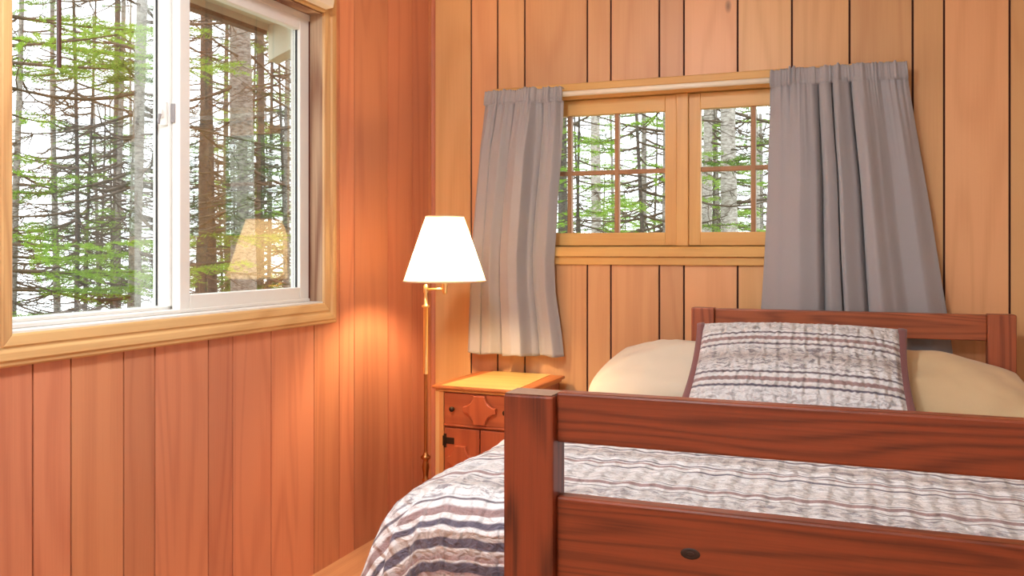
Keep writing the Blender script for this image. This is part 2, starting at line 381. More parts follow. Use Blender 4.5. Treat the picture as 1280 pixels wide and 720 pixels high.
# ---- sliding window in the left wall (window_1): vinyl unit, wood jamb, mitred casing
w1 = structure(empty('window_1', (0, -1.72, 1.085)), 'large white vinyl sliding window with honey wood casing in the left wall', 'window')
def W1(mb, name, mat, bevel=0.002, parent=w1, smooth=False):
    o = mb.build(name, mat, None, bevel, smooth); o.parent = parent
    p = w1.location if parent is w1 else w1.location
    o.matrix_parent_inverse = Matrix.Translation(-Vector(w1.location)); return o
Y0, Y1, Z0, Z1 = -2.437, -1.005, 1.083, 2.262          # clear opening inside the casing
prof = [(0.0, 0.0), (0.0, 0.011), (0.006, 0.014), (0.030, 0.017), (0.034, 0.013), (0.040, 0.013), (0.046, 0.020), (0.066, 0.023), (0.072, 0.018), (0.080, 0.018), (0.085, 0.012), (0.085, 0.0)]
def casing_side(c0, c1, d0, d1):
    """mitred length from corner c0 to c1 (y,z); d = outward diagonal of each corner"""
    m = MB(); n = len(prof)
    vs = [(t, c[0] + d[0] * o, c[1] + d[1] * o) for c, d in ((c0, d0), (c1, d1)) for o, t in prof]
    fs = [list(range(n)), list(range(n, 2 * n))[::-1]] + [(i, (i + 1) % n, n + (i + 1) % n, n + i) for i in range(n)]
    m.add(vs, fs); return m
W1(casing_side((Y0, Z0), (Y1, Z0), (-1, -1), (1, -1)), 'casing', 'casing_h', 0.0015)
W1(casing_side((Y0, Z1), (Y1, Z1), (-1, 1), (1, 1)), 'casing', 'casing_h', 0.0015)
W1(casing_side((Y0, Z0), (Y0, Z1), (-1, -1), (-1, 1)), 'casing', 'casing_v', 0.0015)
W1(casing_side((Y1, Z0), (Y1, Z1), (1, -1), (1, 1)), 'casing', 'casing_v', 0.0015)
for a, b in ((Y1, Y1 + .004), (Y0 - .001, Y0)):
    W1(MB().box(-.058, .0, a, b, Z0, Z1), 'jamb', 'jamb', 0)
W1(MB().box(-.058, .0, Y0, Y1, Z1 - .004, Z1), 'jamb', 'jamb', 0)
W1(MB().box(-.058, .004, Y0, Y1, Z0 - .001, Z0 + .006), 'sill', 'vinyl', 0.001)
# fixed outer frame
F = W1(MB().box(-.168, -.058, Y0, Y1, Z0 + .006, Z0 + .018).box(-.168, -.105, Y0, Y1, Z0 + .018, Z0 + .028).box(-.168, -.058, Y0, Y1, Z1 - .03, Z1 - .004)
       .box(-.168, -.058, Y0, Y0 + .03, Z0 + .018, Z1 - .03).box(-.126, -.096, Y1 - .03, Y1, Z0 + .018, Z1 - .03), 'frame', 'vinyl', 0.002)
W1(MB().box(-.120, -.106, Y1 - .046, Y1 - .03, Z0 + .028, Z1 - .03), 'track', 'vinyl', 0.002)
W1(MB().box(-.099, -.095, Y1 - .060, Y1 - .030, Z0 + .03, Z1 - .03), 'weather_strip', 'gasket', 0)
# fixed pane (outer track) with its deep meeting stile
W1(MB().box(-.166, -.096, -1.760, -1.712, Z0 + .028, Z1 - .03), 'meeting_stile', 'vinyl', 0.002)
W1(MB().box(-.150, -.146, -1.765, -1.760, Z0 + .03, Z1 - .03), 'weather_strip', 'gasket', 0)
W1(MB().box(-.158, -.154, Y0 + .028, -1.755, Z0 + .026, Z1 - .03), 'glass_pane', 'glass', 0)
# sliding sash (inner track)
sy0, sy1, sz0, sz1 = -1.752, -1.009, 1.092, 2.235
W1(MB().box(-.094, -.060, sy0, sy0 + .050, sz0, sz1).box(-.094, -.060, sy1 - .062, sy1, sz0, sz1)
   .box(-.094, -.060, sy0 + .05, sy1 - .062, sz0, sz0 + .056).box(-.094, -.060, sy0 + .05, sy1 - .062, sz1 - .05, sz1), 'sash', 'vinyl', 0.004)
W1(MB().box(-.079, -.075, sy0 + .045, sy1 - .057, sz0 + .05, sz1 - .045), 'glass_pane', 'glass', 0)
W1(MB().box(-.082, -.0735, sy0 + .050, sy0 + .0525, sz0 + .056, sz1 - .05).box(-.082, -.0735, sy1 - .0645, sy1 - .062, sz0 + .056, sz1 - .05), 'glazing_bead', 'gasket', 0)
lt = W1(MB().box(-.126, -.100, -1.772, -1.760, 1.712, 1.790).box(-.118, -.108, -1.784, -1.772, 1.735, 1.765), 'latch', 'vinyl', 0.003)
W1(MB().box(-.094, -.078, -1.756, -1.752, 1.722, 1.785).tube([(-.113, -1.784, 1.748), (-.113, -1.790, 1.730), (-.113, -1.790, 1.715)], [.006, .005, .004], 8), 'latch_lever', plain('grey_latch', S(150, 142, 142), 0.4), 0.001)

# ---- casement window in the back wall (window_2)
w2 = structure(empty('window_2', (1.273, 0, 1.23)), 'golden wood window of two six-pane sashes in the back wall, between the curtains', 'window')
def W2(mb, name, mat, bevel=0.002, parent=None):
    o = mb.build(name, mat, None, bevel); o.parent = parent or w2
    o.matrix_parent_inverse = Matrix.Translation(-Vector(w2.location)); return o
W2(MB().prism([(-.030, 2.058), (-.026, 2.092), (0, 2.098), (0, 2.058)], 'X', .34, 2.21), 'head_trim', 'sash_h', 0.003)
W2(MB().prism([(-.012, 2.02), (-.018, 2.058), (0, 2.058), (.02, 2.058), (.02, 2.02)], 'X', .42, 2.125), 'head_jamb', 'sash_h', 0.002)
W2(MB().prism([(-.036, 1.268), (-.036, 1.304), (-.030, 1.312), (.03, 1.316), (.03, 1.3155), (0, 1.3155), (0, 1.268)], 'X', .34, 2.21), 'stool', 'sash_h', 0.003)
W2(MB().box(.36, 2.19, -.018, 0, 1.228, 1.267), 'apron', 'sash_h', 0.004)
W2(MB().box(.34, .42, -.02, 0, 1.313, 2.057), 'side_trim', 'sash_v', 0.003)
W2(MB().box(2.125, 2.21, -.02, 0, 1.313, 2.057), 'side_trim', 'sash_v', 0.003)
W2(MB().box(1.2445, 1.2995, .012, .062, 1.3165, 2.0195), 'mullion', 'sash_v', 0.003)
W2(MB().box(.42, 2.125, .063, .09, 1.316, 1.335).box(.42, 2.125, .063, .09, 1.995, 2.06).box(.42, .44, .063, .09, 1.335, 1.995).box(2.105, 2.125, .063, .09, 1.335, 1.995), 'stop', 'sash_h', 0.002)
for x0, x1, gx0, gx1, mts in ((.424, 1.244, .488, 1.190, (.723, .958)), (1.300, 2.121, 1.354, 2.058, (1.588, 1.822))):
    sa = W2(MB().box(x0, gx0, .022, .062, 1.319, 2.018).box(gx1, x1, .022, .062, 1.319, 2.018), 'sash', 'sash_v', 0.003)
    W2(MB().box(gx0, gx1, .022, .062, 1.319, 1.380).box(gx0, gx1, .022, .062, 1.945, 2.018), 'sash_rail', 'sash_h', 0.002)
    for mx in mts: W2(MB().box(mx - .0105, mx + .0105, .026, .060, 1.380, 1.945), 'muntin', 'muntin', 0.003)
    W2(MB().box(gx0, gx1, .028, .058, 1.658, 1.679), 'muntin', 'muntin', 0.003)
    W2(MB().box(gx0 - .003, gx1 + .003, .042, .045, 1.377, 1.948), 'glass_pane', 'glass', 0)
structure(MB().prism([(0.0, 0.0), (.016, 0.0), (.014, -.008), (.008, -.014), (0, -.016)], 'Z', 0, RZ).build('trim_1', 'wall_left', bevel=0.001), 'slim red corner strip where the two panelled walls meet', 'trim')

# ------------------------------------------------------------------ bed
bed = tag(empty('bed', (1.97, -1.12, 0)), 'red stained pine bed with plank headboard and two-rail footboard', 'bed')
def B(mb, name, mat, bevel=0.004, parent=None, smooth=False):
    o = mb.build(name, mat, None, bevel, smooth); o.parent = parent or bed
    if not parent: o.matrix_parent_inverse = Matrix.Translation(-Vector(bed.location))
    return o
FX0, FX1 = 1.258, 2.700
for x0, x1 in ((FX0, FX0 + .124), (FX1 - .124, FX1)):
    post = B(MB().box(x0, x1, -2.152, -2.062, 0.0, .960), 'footboard_post', 'bed_z', 0.006)
    B(MB().box(x0 + .004, x1 - .004, -2.148, -2.066, .9602, .9622), 'worn_post_top', 'end_grain', 0.0008, post)['label'] = 'worn pale top of the post'
B(MB().box(FX0 + .1235, FX1 - .1235, -2.128, -2.084, .850, .967), 'footboard_rail', 'bed_x', 0.006)
r2 = B(MB().box(FX0 + .1235, FX1 - .1235, -2.128, -2.084, .500, .724), 'footboard_rail', 'bed_x', 0.006)
kn = MB(); kn.tube([(1.694, -2.1275, .628), (1.694, -2.1292, .628)], [.016, .012], 14); kn.tube([(1.694, -2.1282, .628), (1.694, -2.1297, .628)], [.009, .005], 12)
for i in range(len(kn.v)):
    x, y, z = kn.v[i]; kn.v[i] = (1.694 + (x - 1.694) * 1.5, y, .628 + (z - .628) * .85)
B(kn, 'knot', 'knot', 0, r2)['label'] = 'dark round knot in the lower rail'
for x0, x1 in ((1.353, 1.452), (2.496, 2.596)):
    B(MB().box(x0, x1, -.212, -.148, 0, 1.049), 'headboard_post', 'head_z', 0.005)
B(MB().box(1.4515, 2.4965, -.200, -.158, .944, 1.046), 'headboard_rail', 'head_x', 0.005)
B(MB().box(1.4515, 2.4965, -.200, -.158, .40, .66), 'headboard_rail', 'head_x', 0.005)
for x0, x1 in ((1.350, 1.388), (2.556, 2.594)):
    B(MB().box(x0, x1, -2.062, -.212, .26, .40), 'side_rail', 'bed_y', 0.005)
B(MB().box(1.388, 2.556, -2.03, -.22, .37, .395).box(1.388, 2.556, -.30, -.2, .30, .37), 'slat_deck', 'bed_y', 0.003)

TOP = .672
mt = MB().box(.995, 2.555, -2.015, -.222, .402, .640)
mo = tag(mt.build('mattress', 'mattress', None, 0.06, True, 4), 'cream mattress under the striped quilt on the pine bed', 'mattress')

# quilt: one cloth draped over the mattress, flared at the sides, steep at the foot
def make_quilt():
    ix0, ix1, iy0, iy1 = 1.055, 2.495, -1.88, -.216
    us = np.concatenate([np.linspace(-.52, 0, 66)[:-1] + ix0, np.linspace(ix0, ix1, 90), np.linspace(0, .50, 40)[1:] + ix1])
    vs = np.concatenate([np.linspace(-.345, 0, 66)[:-1] + iy0, np.linspace(iy0, iy1, 130)])
    P = np.zeros((len(vs), len(us), 3)); UV = np.zeros((len(vs), len(us), 2))
    def prof(th, r):
        n = 60; d = np.linspace(0, .85, n); a = th * np.clip(d / r, 0, 1) ** 1.15
        o = np.concatenate([[0], np.cumsum(np.cos(a[:-1])) * (d[1])]); z = np.concatenate([[0], np.cumsum(np.sin(a[:-1])) * d[1]])
        return d, o, z
    pside = prof(R(66), .34); pfoot = prof(R(89), .255)
    for j, y in enumerate(vs):
        for i, x in enumerate(us):
            nx, ny = min(max(x, ix0), ix1), max(y, iy0)
            dx, dy = x - nx, y - ny; d = math.hypot(dx, dy)
            zz = TOP; px, py = x, y
            if d > 1e-6:
                k = (abs(dy) / d) ** 1.3
                O = np.interp(d, pside[0], pside[1]) * (1 - k) + np.interp(d, pfoot[0], pfoot[1]) * k
                Z = np.interp(d, pside[0], pside[2]) * (1 - k) + np.interp(d, pfoot[0], pfoot[2]) * k
                ang = math.atan2(dy, dx)
                if dy < 0 and abs(dx) > .001:          # soft folds round the corner
                    w = min(1, d / .28) * (4 * k * (1 - k)); O += .016 * w * math.sin(ang * 15)
                else: O += .012 * min(1, d / .3) * math.sin(y * 11 + 1) * (1 - k)
                px, py, zz = nx + dx / d * O, ny + dy / d * O, TOP - Z
                py = max(py, -2.046)
            n = mnoise.noise(Vector((x * 5, y * 5, 3))) * .004 + mnoise.noise(Vector((x * 16, y * 16, 1))) * .0030
            t = .0022 * (math.sin(x * 74 + 2 * mnoise.noise(Vector((x * 6, y * 6, 0)))) + math.sin(y * 90 + 1.5 * mnoise.noise(Vector((x * 7, y * 7, 9)))))
            crown = .012 * max(0, 1 - ((x - 1.77) / .8) ** 2)
            P[j, i] = (px, py, max(zz + n + t + crown, .17)); UV[j, i] = (x, -y)
    return grid_mesh('quilt', P, UV)
qo = tag(add_obj('quilt', make_quilt(), 'quilt'), 'quilted bedspread with grey, white and mauve stripes draped over the bed', 'quilt')
sm = qo.modifiers.new('thickness', 'SOLIDIFY'); sm.thickness = .010; sm.offset = -1

# pillows
def pillow_mesh(name, w, h, t, pw=2.6, corner=0.10, seed=0.0, wr=.010, n=56, rnd=0.0, puck=0.0):
    us = np.linspace(-1, 1, n); P = []; UV = []
    def sheet(sgn):
        A = np.zeros((n, n, 3)); U = np.zeros((n, n, 2))
        for j, v in enumerate(us):
            for i, u in enumerate(us):
                e = max(0, (1 - abs(u) ** pw) * (1 - abs(v) ** pw)) ** .55
                pin = 1 - corner * (1 - abs(u) ** 2) * abs(v) ** 6 * .55
                pin2 = 1 - corner * (1 - abs(v) ** 2) * abs(u) ** 6 * .55
                q = mnoise.noise(Vector((u * 2.2 + seed, v * 2.2, sgn * 2 + seed))) * wr + mnoise.noise(Vector((u * 6 + seed, v * 3, sgn))) * wr * .45
                if puck: q += puck * (math.sin(u * w * 125 + 3.2 * mnoise.noise(Vector((u * 5, v * 5, seed)))) * (.5 + mnoise.noise(Vector((u * 9, v * 12, 4)))) + mnoise.noise(Vector((u * 26, v * 14, 2))))
                rx, ry = math.sqrt(1 - rnd * v * v / 2), math.sqrt(1 - rnd * u * u / 2)
                A[j, i] = (u * w / 2 * pin2 * rx, v * h / 2 * pin * ry, sgn * (t / 2 * e + q * min(1, e * 2) + .002)); U[j, i] = (u * w / 2, v * h / 2)
        return A, U
    a, ua = sheet(1); b, ub = sheet(-1)
    V = np.concatenate([a.reshape(-1, 3), b.reshape(-1, 3)]); U = np.concatenate([ua.reshape(-1, 2), ub.reshape(-1, 2)])
    idx = np.arange(n * n).reshape(n, n)
    Ft = np.stack([idx[:-1, :-1], idx[:-1, 1:], idx[1:, 1:], idx[1:, :-1]], -1).reshape(-1, 4); Fb = Ft[:, ::-1] + n * n
    rim = np.concatenate([idx[0, :], idx[1:, -1], idx[-1, -2::-1], idx[-2:0:-1, 0]]); rn = np.roll(rim, -1)
    Fr = np.stack([rim, rim + n * n, rn + n * n, rn], -1)
    F = np.concatenate([Ft, Fb, Fr])
    me = bpy.data.meshes.new(name); me.from_pydata(V.tolist(), [], F.tolist())
    uvl = me.uv_layers.new(name='cloth'); li = np.zeros(len(me.loops), dtype=np.int32); me.loops.foreach_get('vertex_index', li)
    uvl.data.foreach_set('uv', U[li].astype(np.float32).ravel())
    me.polygons.foreach_set('use_smooth', [True] * len(me.polygons)); me.update(); return me
def settle(me, M4, floor_z, fn=None):
    """put a pillow in place and let its underside flatten on the bed"""
    for v in me.vertices:
        p = M4 @ v.co
        if fn: p = fn(p)
        if p.y > -.226: p.y = -.226 + (p.y + .226) * .05
        if p.z < floor_z: p.z = floor_z + (p.z - floor_z) * .04
        v.co = p
    me.update()
BEDZ = TOP + .020
# left pillow, propped against the headboard
pm = pillow_mesh('pillow', 0.64, .37, .19, pw=2.2, corner=.1, seed=1.3, rnd=.62, wr=.018)
def leftfn(p):
    k = min(1, max(0, (1.35 - p.x) / .30)); q = min(1, max(0, (.93 - p.z) / .24)); p.x -= .17 * k * q ** 1.2; return p
settle(pm, Matrix.Translation((1.375, -.335, BEDZ + .085)) @ Matrix.Rotation(R(40), 4, 'X') @ Matrix.Rotation(R(3), 4, 'Z'), BEDZ, leftfn)
pl = tag(add_obj('pillow', pm, 'pillow'), 'cream cotton pillow to the left of the striped sham', 'pillow')
# right pillow
pm2 = pillow_mesh('pillow', 0.68, .36, .18, pw=2.3, corner=.1, seed=5.1, rnd=.45, wr=.014)
def rightfn(p):
    k = min(1, max(0, (p.x - 2.25) / .32)); q = min(1, max(0, (.93 - p.z) / .24)); p.x += .07 * k * q; p.z -= .05 * k * k * (1 - q); return p
settle(pm2, Matrix.Translation((2.265, -.335, BEDZ + .078)) @ Matrix.Rotation(R(40), 4, 'X') @ Matrix.Rotation(R(-2), 4, 'Z'), BEDZ, rightfn)
pr = tag(add_obj('pillow', pm2, 'pillow_tan'), 'tan cream pillow to the right of the striped sham, beside the headboard post', 'pillow')
# sham leaning on both pillows
sw, sh_, st = .775, .400, .110
sham_root = tag(empty('pillow_sham', (1.806, -.632, BEDZ)), 'striped quilted pillow sham with maroon edges propped in the middle of the bed', 'pillow')
smesh = pillow_mesh('cover', sw, sh_, st, pw=3.4, corner=.07, seed=9.2, wr=.006, n=170, rnd=.05, puck=.0035)
TILT = R(50)
T = Matrix.Translation((0, .125, .150)) @ Matrix.Rotation(TILT, 4, 'X')
def shamfn(p):
    x, y, z = p; k = (z - .0) / .31
    p.x = x * (1.045 - .07 * k) ; p.z = z + .012 * (1 - (x / .39) ** 2) * k; return p
uvl = smesh.uv_layers['cloth']
for d in uvl.data: d.uv = (d.uv[0], 0.44 * 3 + .048 + (.092 - d.uv[1]) * 1.2)
def place(me, fn):
    for v in me.vertices:
        p = fn(T @ v.co); v.co = (p.x, p.y, max(p.z, .004 + .02 * max(p.z, 0)))
    me.update()
place(smesh, shamfn)
add_obj('cover', smesh, 'sham', sham_root)
for sx in (-1, 1):
    m = MB(); ys = np.linspace(-sh_ / 2, sh_ / 2, 26); ring = []
    for y in ys:
        v_ = y / (sh_ / 2); xin = sw / 2 * (1 - .07 * (1 - v_ ** 2) * .55)
        for (o, dz) in ((-.012, .008), (.006, .010), (.020, .004), (.020, -.004), (.006, -.010), (-.012, -.008)):
            ring.append((sx * (xin + o), y * .99, dz))
    fs = [(i * 6 + k, i * 6 + (k + 1) % 6, (i + 1) * 6 + (k + 1) % 6, (i + 1) * 6 + k) for i in range(25) for k in range(6)] + [list(range(6)), [25 * 6 + k for k in range(6)][::-1]]
    m.add(ring, fs); me = m.mesh('binding', True); place(me, shamfn); add_obj('binding', me, 'binding', sham_root)['label'] = 'maroon cloth edge binding'

# ------------------------------------------------------------------ curtain rod and curtains
ROD_Y, ROD_Z = -.078, 2.036
rod = tag(empty('curtain_rod', (1.27, ROD_Y, ROD_Z)), 'cream curtain rod across the top of the back window', 'curtain rod')
MB().tube([(-.925, 0, 0), (.936, 0, 0)], .0125, 16).build('pole', 'rod', rod, smooth=True)
for x in (-.918, .929):
    MB().tube([(x, 0, 0), (x, .03, 0), (x, .077, 0)], [.009, .009, .016], 12).build('bracket', 'rod', rod, smooth=True)
def curtain(name, label, xl, xr, zt, zb, ctrl, seed, gath):
    """xl/xr: lists of (z, x) for the two edges"""
    cs = np.array(ctrl); ns, nz = 200, 90
    ss = np.linspace(0, 1, ns)
    ke = ss * 0
    for i in range(len(cs) - 1):
        a, b = cs[i], cs[i + 1]; msk = (ss >= a[0]) & (ss <= b[0])
        t = (ss[msk] - a[0]) / max(1e-6, b[0] - a[0]); t = t * t * (3 - 2 * t) * .6 + t * .4
        ke[msk] = a[1] + (b[1] - a[1]) * t
    zs = np.concatenate([np.linspace(zt, zt - .07, 16)[:-1], np.linspace(zt - .07, zb, nz)])
    xls = np.array(sorted(xl)); xrs = np.array(sorted(xr))
    val = [c[0] for c in ctrl[1:-1] if c[1] <= .006]
    rows = []
    for z in zs:
        w = (zt - z) / (zt - zb); xa = np.interp(z, xls[:, 0], xls[:, 1]); xb = np.interp(z, xrs[:, 0], xrs[:, 1])
        amp = .38 + .62 * min(1, w / .26) ** .75
        g = np.array([mnoise.noise(Vector((s * gath, seed, 0))) + .5 * mnoise.noise(Vector((s * gath * 2.3, seed + 4, z * 3))) for s in ss])
        gl_ = .025 * math.exp(-w / .11)
        y = ROD_Y - .017 - (ke * 1.9 - .065) * amp - g * gl_
        y = np.minimum(y, (ROD_Y - .0160 - .020 * np.abs(g) - .22 * ke) if z > 2.005 else -.043)
        x = xa + (xb - xa) * ss + .006 * np.array([mnoise.noise(Vector((s * 6, z * 2, seed))) for s in ss]) * min(1, w * 3)
        zz = z + ((.011 * np.abs(g) + .10 * ke - .003) * max(0, 1 - w / .03)) + (zb - z == 0) * .004 * np.sin(ss * 25)
        pinch = .006 * math.exp(-((z - (ROD_Z - .024)) / .006) ** 2)      # stitched line under the pocket
        for v0 in val: x = x - amp * .020 * ((ss - v0) / .035) * np.exp(-.5 * ((ss - v0) / .035) ** 2)
        rows.append(np.stack([x, y + pinch, zz], -1))
    top = rows[0]
    back = []
    for dy, dz in ((.006, .004), (.018, .004), (.030, .000)):
        q = top.copy(); q[:, 1] = np.minimum(q[:, 1] + dy, -.046 if dy > .02 else 0); q[:, 2] += dz; back.append(q)
    P = np.array(back[::-1] + rows)
    o = tag(add_obj(name, grid_mesh('curtain', P), 'curtain'), label, 'curtain')
    sm = o.modifiers.new('thickness', 'SOLIDIFY'); sm.thickness = .002; sm.offset = 0
    return o
curtain('curtain', 'grey curtain left of the back window, hanging behind the lamp',
        [(2.07, .336), (2.0, .325), (1.8, .292), (1.3, .245), (.79, .222)], [(2.07, .728), (1.9, .722), (1.55, .690), (1.25, .672), (1.1, .680), (.90, .712), (.79, .724)], 2.062, .792,
        [(0, .015), (.07, .045), (.15, .045), (.18, .0), (.21, .040), (.29, .048), (.36, .036), (.41, .004), (.44, .046), (.53, .060), (.62, .058), (.68, .020), (.75, .002), (.82, .026), (.92, .034), (1, .012)], 1.7, 21)
curtain('curtain', 'grey curtain right of the back window, hanging behind the headboard',
        [(2.075, 1.673), (1.6, 1.660), (1.04, 1.630), (.79, 1.615)], [(2.075, 2.214), (1.97, 2.225), (1.6, 2.285), (1.04, 2.368), (.79, 2.395)], 2.070, .80,
        [(0, .012), (.10, .030), (.22, .050), (.31, .040), (.36, .0), (.40, .050), (.445, .040), (.46, .004), (.50, .055), (.555, .036), (.60, .0), (.625, .045), (.67, .062), (.73, .044), (.80, .026), (.90, .030), (1, .008)], 6.1, 30)

# ------------------------------------------------------------------ floor lamp
LX, LY = .295, -.66
lamp = tag(empty('floor_lamp', (LX, LY, 0)), 'brass swing-arm floor lamp with a lit cream shade in the corner', 'lamp')
MB().lathe([(0, 0), (.098, 0), (.102, .006), (.098, .014), (.070, .022), (.034, .034), (.020, .052), (.014, .07), (0, .07)], 40).build('base', 'old_brass', lamp, smooth=True)
MB().lathe([(.009, .06), (.009, .30), (.015, .302), (.016, .312), (.011, .32), (.0125, .34), (.0165, .365), (.012, .388), (.012, .396), (.021, .402), (.022, .410), (.012, .418), (.0085, .430), (.0085, .44)], 24).build('turned_collar', 'old_brass', lamp, smooth=True)
MB().lathe([(.0075, .42), (.0075, .77)], 20).build('lower_pole', 'old_brass', lamp, smooth=True)
MB().lathe([(.0105, .765), (.0105, 1.050), (.017, 1.053), (.017, 1.060), (.009, 1.064), (.008, 1.112), (.011, 1.116), (.011, 1.140), (.006, 1.150), (0, 1.152)], 20).build('upper_pole', 'brass', lamp, smooth=True)
arm = MB().tube([(0, 0, 1.129), (.091, 0, 1.131)], .0055, 12).lathe([(.0, 1.108), (.006, 1.110), (.011, 1.118), (.011, 1.146), (.014, 1.15), (.014, 1.158), (.010, 1.164), (.010, 1.19), (0, 1.19)], 16, (.091, 0, 0))
arm.build('swing_arm', 'brass', lamp, smooth=True)
SX = .091
sock = MB().lathe([(0, 1.19), (.015, 1.19), (.016, 1.225), (.013, 1.235), (0, 1.235)], 16, (SX, 0, 0)).build('socket', 'brass', lamp, smooth=True)
bl = MB().lathe([(.0, 1.236), (.013, 1.240), (.015, 1.255), (.028, 1.285), (.031, 1.302), (.027, 1.322), (.014, 1.335), (0, 1.338)], 14, (SX, 0, 0)).build('bulb', 'bulb', lamp, smooth=True)
NR = 144
rip = lambda k: 1 + .006 * (1 if k % 2 else -1)
sh = MB().lathe([(.174 + (.080 - .174) * t, 1.166 + (1.440 - 1.166) * t) for t in np.linspace(0, 1, 9)], NR, (SX, 0, 0), ripple=rip).build('lamp_shade', 'shade', lamp, smooth=True)
def ring(r, z, a): return MB().tube([(SX + r * math.cos(q), r * math.sin(q), z) for q in np.linspace(0, 2 * math.pi, 49)], a, 8, caps=False)
trimmat = fabric('shade_trim', S(226, 190, 150), 300)
ring(.1745, 1.166, .004).build('shade_trim', trimmat, sh, smooth=True)
ring(.0805, 1.440, .0035).build('shade_trim', trimmat, sh, smooth=True)
sp = MB()
for k in range(3):
    a = k * 2.0944; sp.tube([(SX, 0, 1.42), (SX + .078 * math.cos(a), .078 * math.sin(a), 1.437)], .0015, 6)
sp.tube([(SX + .012, 0, 1.23), (SX + .045, 0, 1.27), (SX + .045, 0, 1.36), (SX, 0, 1.42)], .0015, 6).tube([(SX - .012, 0, 1.23), (SX - .045, 0, 1.27), (SX - .045, 0, 1.36), (SX, 0, 1.42)], .0015, 6)
sp.build('harp', 'brass', lamp)

# ------------------------------------------------------------------ nightstand
ns = tag(empty('nightstand', (.497, -.292, 0), R(-1.5)), 'small red wood nightstand with yellow top beside the bed', 'nightstand')
hx, y0, y1, zt = .198, -.238, .235, .682
def N(mb, name, mat, bevel=.003, parent=None, smooth=False): return mb.build(name, mat, parent or ns, bevel, smooth)
N(MB().box(-.222, .222, -.262, .250, zt + .004, zt + .018), 'top', 'stand_end', .004)
N(MB().prism([(-.178, -.2615), (.178, -.2615), (.150, .2495), (-.150, .2495)], 'Z', zt + .0182, zt + .0204), 'top_panel', 'stand_top', .0008)['label'] = 'yellow pine middle of the top'
N(MB().box(-.210, .210, -.250, .240, zt - .010, zt + .004), 'top_molding', 'stand_edge', .003)
N(MB().box(-hx, -hx + .018, y0 + .02, y1, .05, zt - .01).box(hx - .018, hx, y0 + .02, y1, .05, zt - .01).box(-hx, hx, y1 - .012, y1, .05, zt - .01).box(-hx, hx, y0 + .02, y1, .05, .075).box(-hx + .018, hx - .018, y0 + .02, y1 - .012, .505, .518), 'carcass', 'stand_z', .002)
for s in (-1, 1):
    N(MB().box(min(s * hx, s * (hx - .022)), max(s * hx, s * (hx - .022)), y0, y0 + .02, .0, zt - .01), 'stile', 'stand_stile', .002)
    N(MB().box(min(s * hx, s * (hx - .03)), max(s * hx, s * (hx - .03)), y1 - .03, y1 - .001, .0, .05), 'foot', 'stand_z', .002)
dr = N(MB().box(-.173, .173, y0 + .000, y0 + .02, .528, .668), 'drawer', 'stand_x', .004)
N(MB().box(-.173, .173, y0 - .006, y0 + .000, .520, .530), 'drawer_lip', 'stand_x', .003)
def cross(cx, cz, a, b, w=.028, e=.013):
    """four-armed cross whose inner corners are concave arcs"""
    pts = []
    arc = [(a - (a - w) * math.sin(t), b - (b - e) * math.cos(t)) for t in np.linspace(0, math.pi / 2, 10)]
    for sx, sz, rev in ((1, 1, 0), (-1, 1, 1), (-1, -1, 0), (1, -1, 1)):
        q = [(cx + sx * x, cz + sz * z) for x, z in arc]; pts += q[::-1] if rev else q
    return pts
N(MB().prism(cross(0.006, .601, .078, .064), 'Y', y0 - .022, y0 + .0005), 'cross_ornament', 'stand_z', .004, dr)
for s in (-1, 1):
    kb = MB().lathe([(0, 0), (.006, 0), (.006, .008), (.011, .012), (.012, .018), (.008, .023), (0, .024)], 16); kb.v = [(x, -z, y) for x, y, z in kb.v]
    kb.build('knob', 'iron', dr, smooth=True, loc=(s * .128, y0, .598))
for s in (-1, 1):
    xa, xb = sorted((s * .0025, s * .173))
    dd = N(MB().box(xa, xb, y0 + .002, y0 + .02, .085, .512), 'door', 'stand_z', .004)
    N(MB().prism(cross(s * .088, .375, .066, .064), 'Y', y0 - .020, y0 + .0025), 'cross_ornament', 'stand_z', .004, dd)
    for hz in (.455, .15):
        xh = s * .172
        N(MB().box(min(xh, xh - s * .010), max(xh, xh - s * .010), y0 - .006, y0 + .002, hz - .030, hz + .030).box(min(xh - s * .010, xh - s * .048), max(xh - s * .010, xh - s * .048), y0 - .002, y0 + .002, hz - .014, hz + .014)
          .box(min(xh + s * .004, xh - s * .004), max(xh + s * .004, xh - s * .004), y0 - .010, y0 - .002, hz - .022, hz + .022), 'hinge', 'iron', .001, dd)

# ------------------------------------------------------------------ blind and wand over the left window, ceiling lamp and added fill dome
bd = tag(empty('window_blind', (.0, -1.72, 2.27)), 'rolled-up cream blind at the head of the left window', 'blind')
MB().prism([(.024, .0), (.060, .004), (.066, .03), (.066, .075), (.024, .085)], 'Y', -.74, .705).build('headrail', 'blind', bd, .003)
wd = MB().tube([(.02, -.575, .01), (.012, -.575, -.06), (.012, -.575, -.475)], [.004, .0065, .0068], 6)
wd.build('wand', 'wand', bd, 0.0008)['label'] = 'dark brown hanging wand'
for i, (x, y, lab) in enumerate(((1.13, -4.92, 'round frosted ceiling lamp farther from the bed, behind the viewer'), (0.95, -2.75, 'added fill light dome on the ceiling nearer the bed, above the left window'))):  # second entry is an added fill light
    cl = tag(empty('ceiling_lamp_or_fill', (x, y, RZ)), lab, 'ceiling lamp')
    MB().lathe([(0, 0), (.155, 0), (.160, -.012), (.150, -.020), (0, -.020)], 32).build('ceiling_plate', 'brass', cl, smooth=True)
    MB().lathe([(.148, -.020), (.140, -.055), (.110, -.085), (.06, -.105), (0, -.110)], 24).build('glass_dome', 'dome', cl, smooth=True)

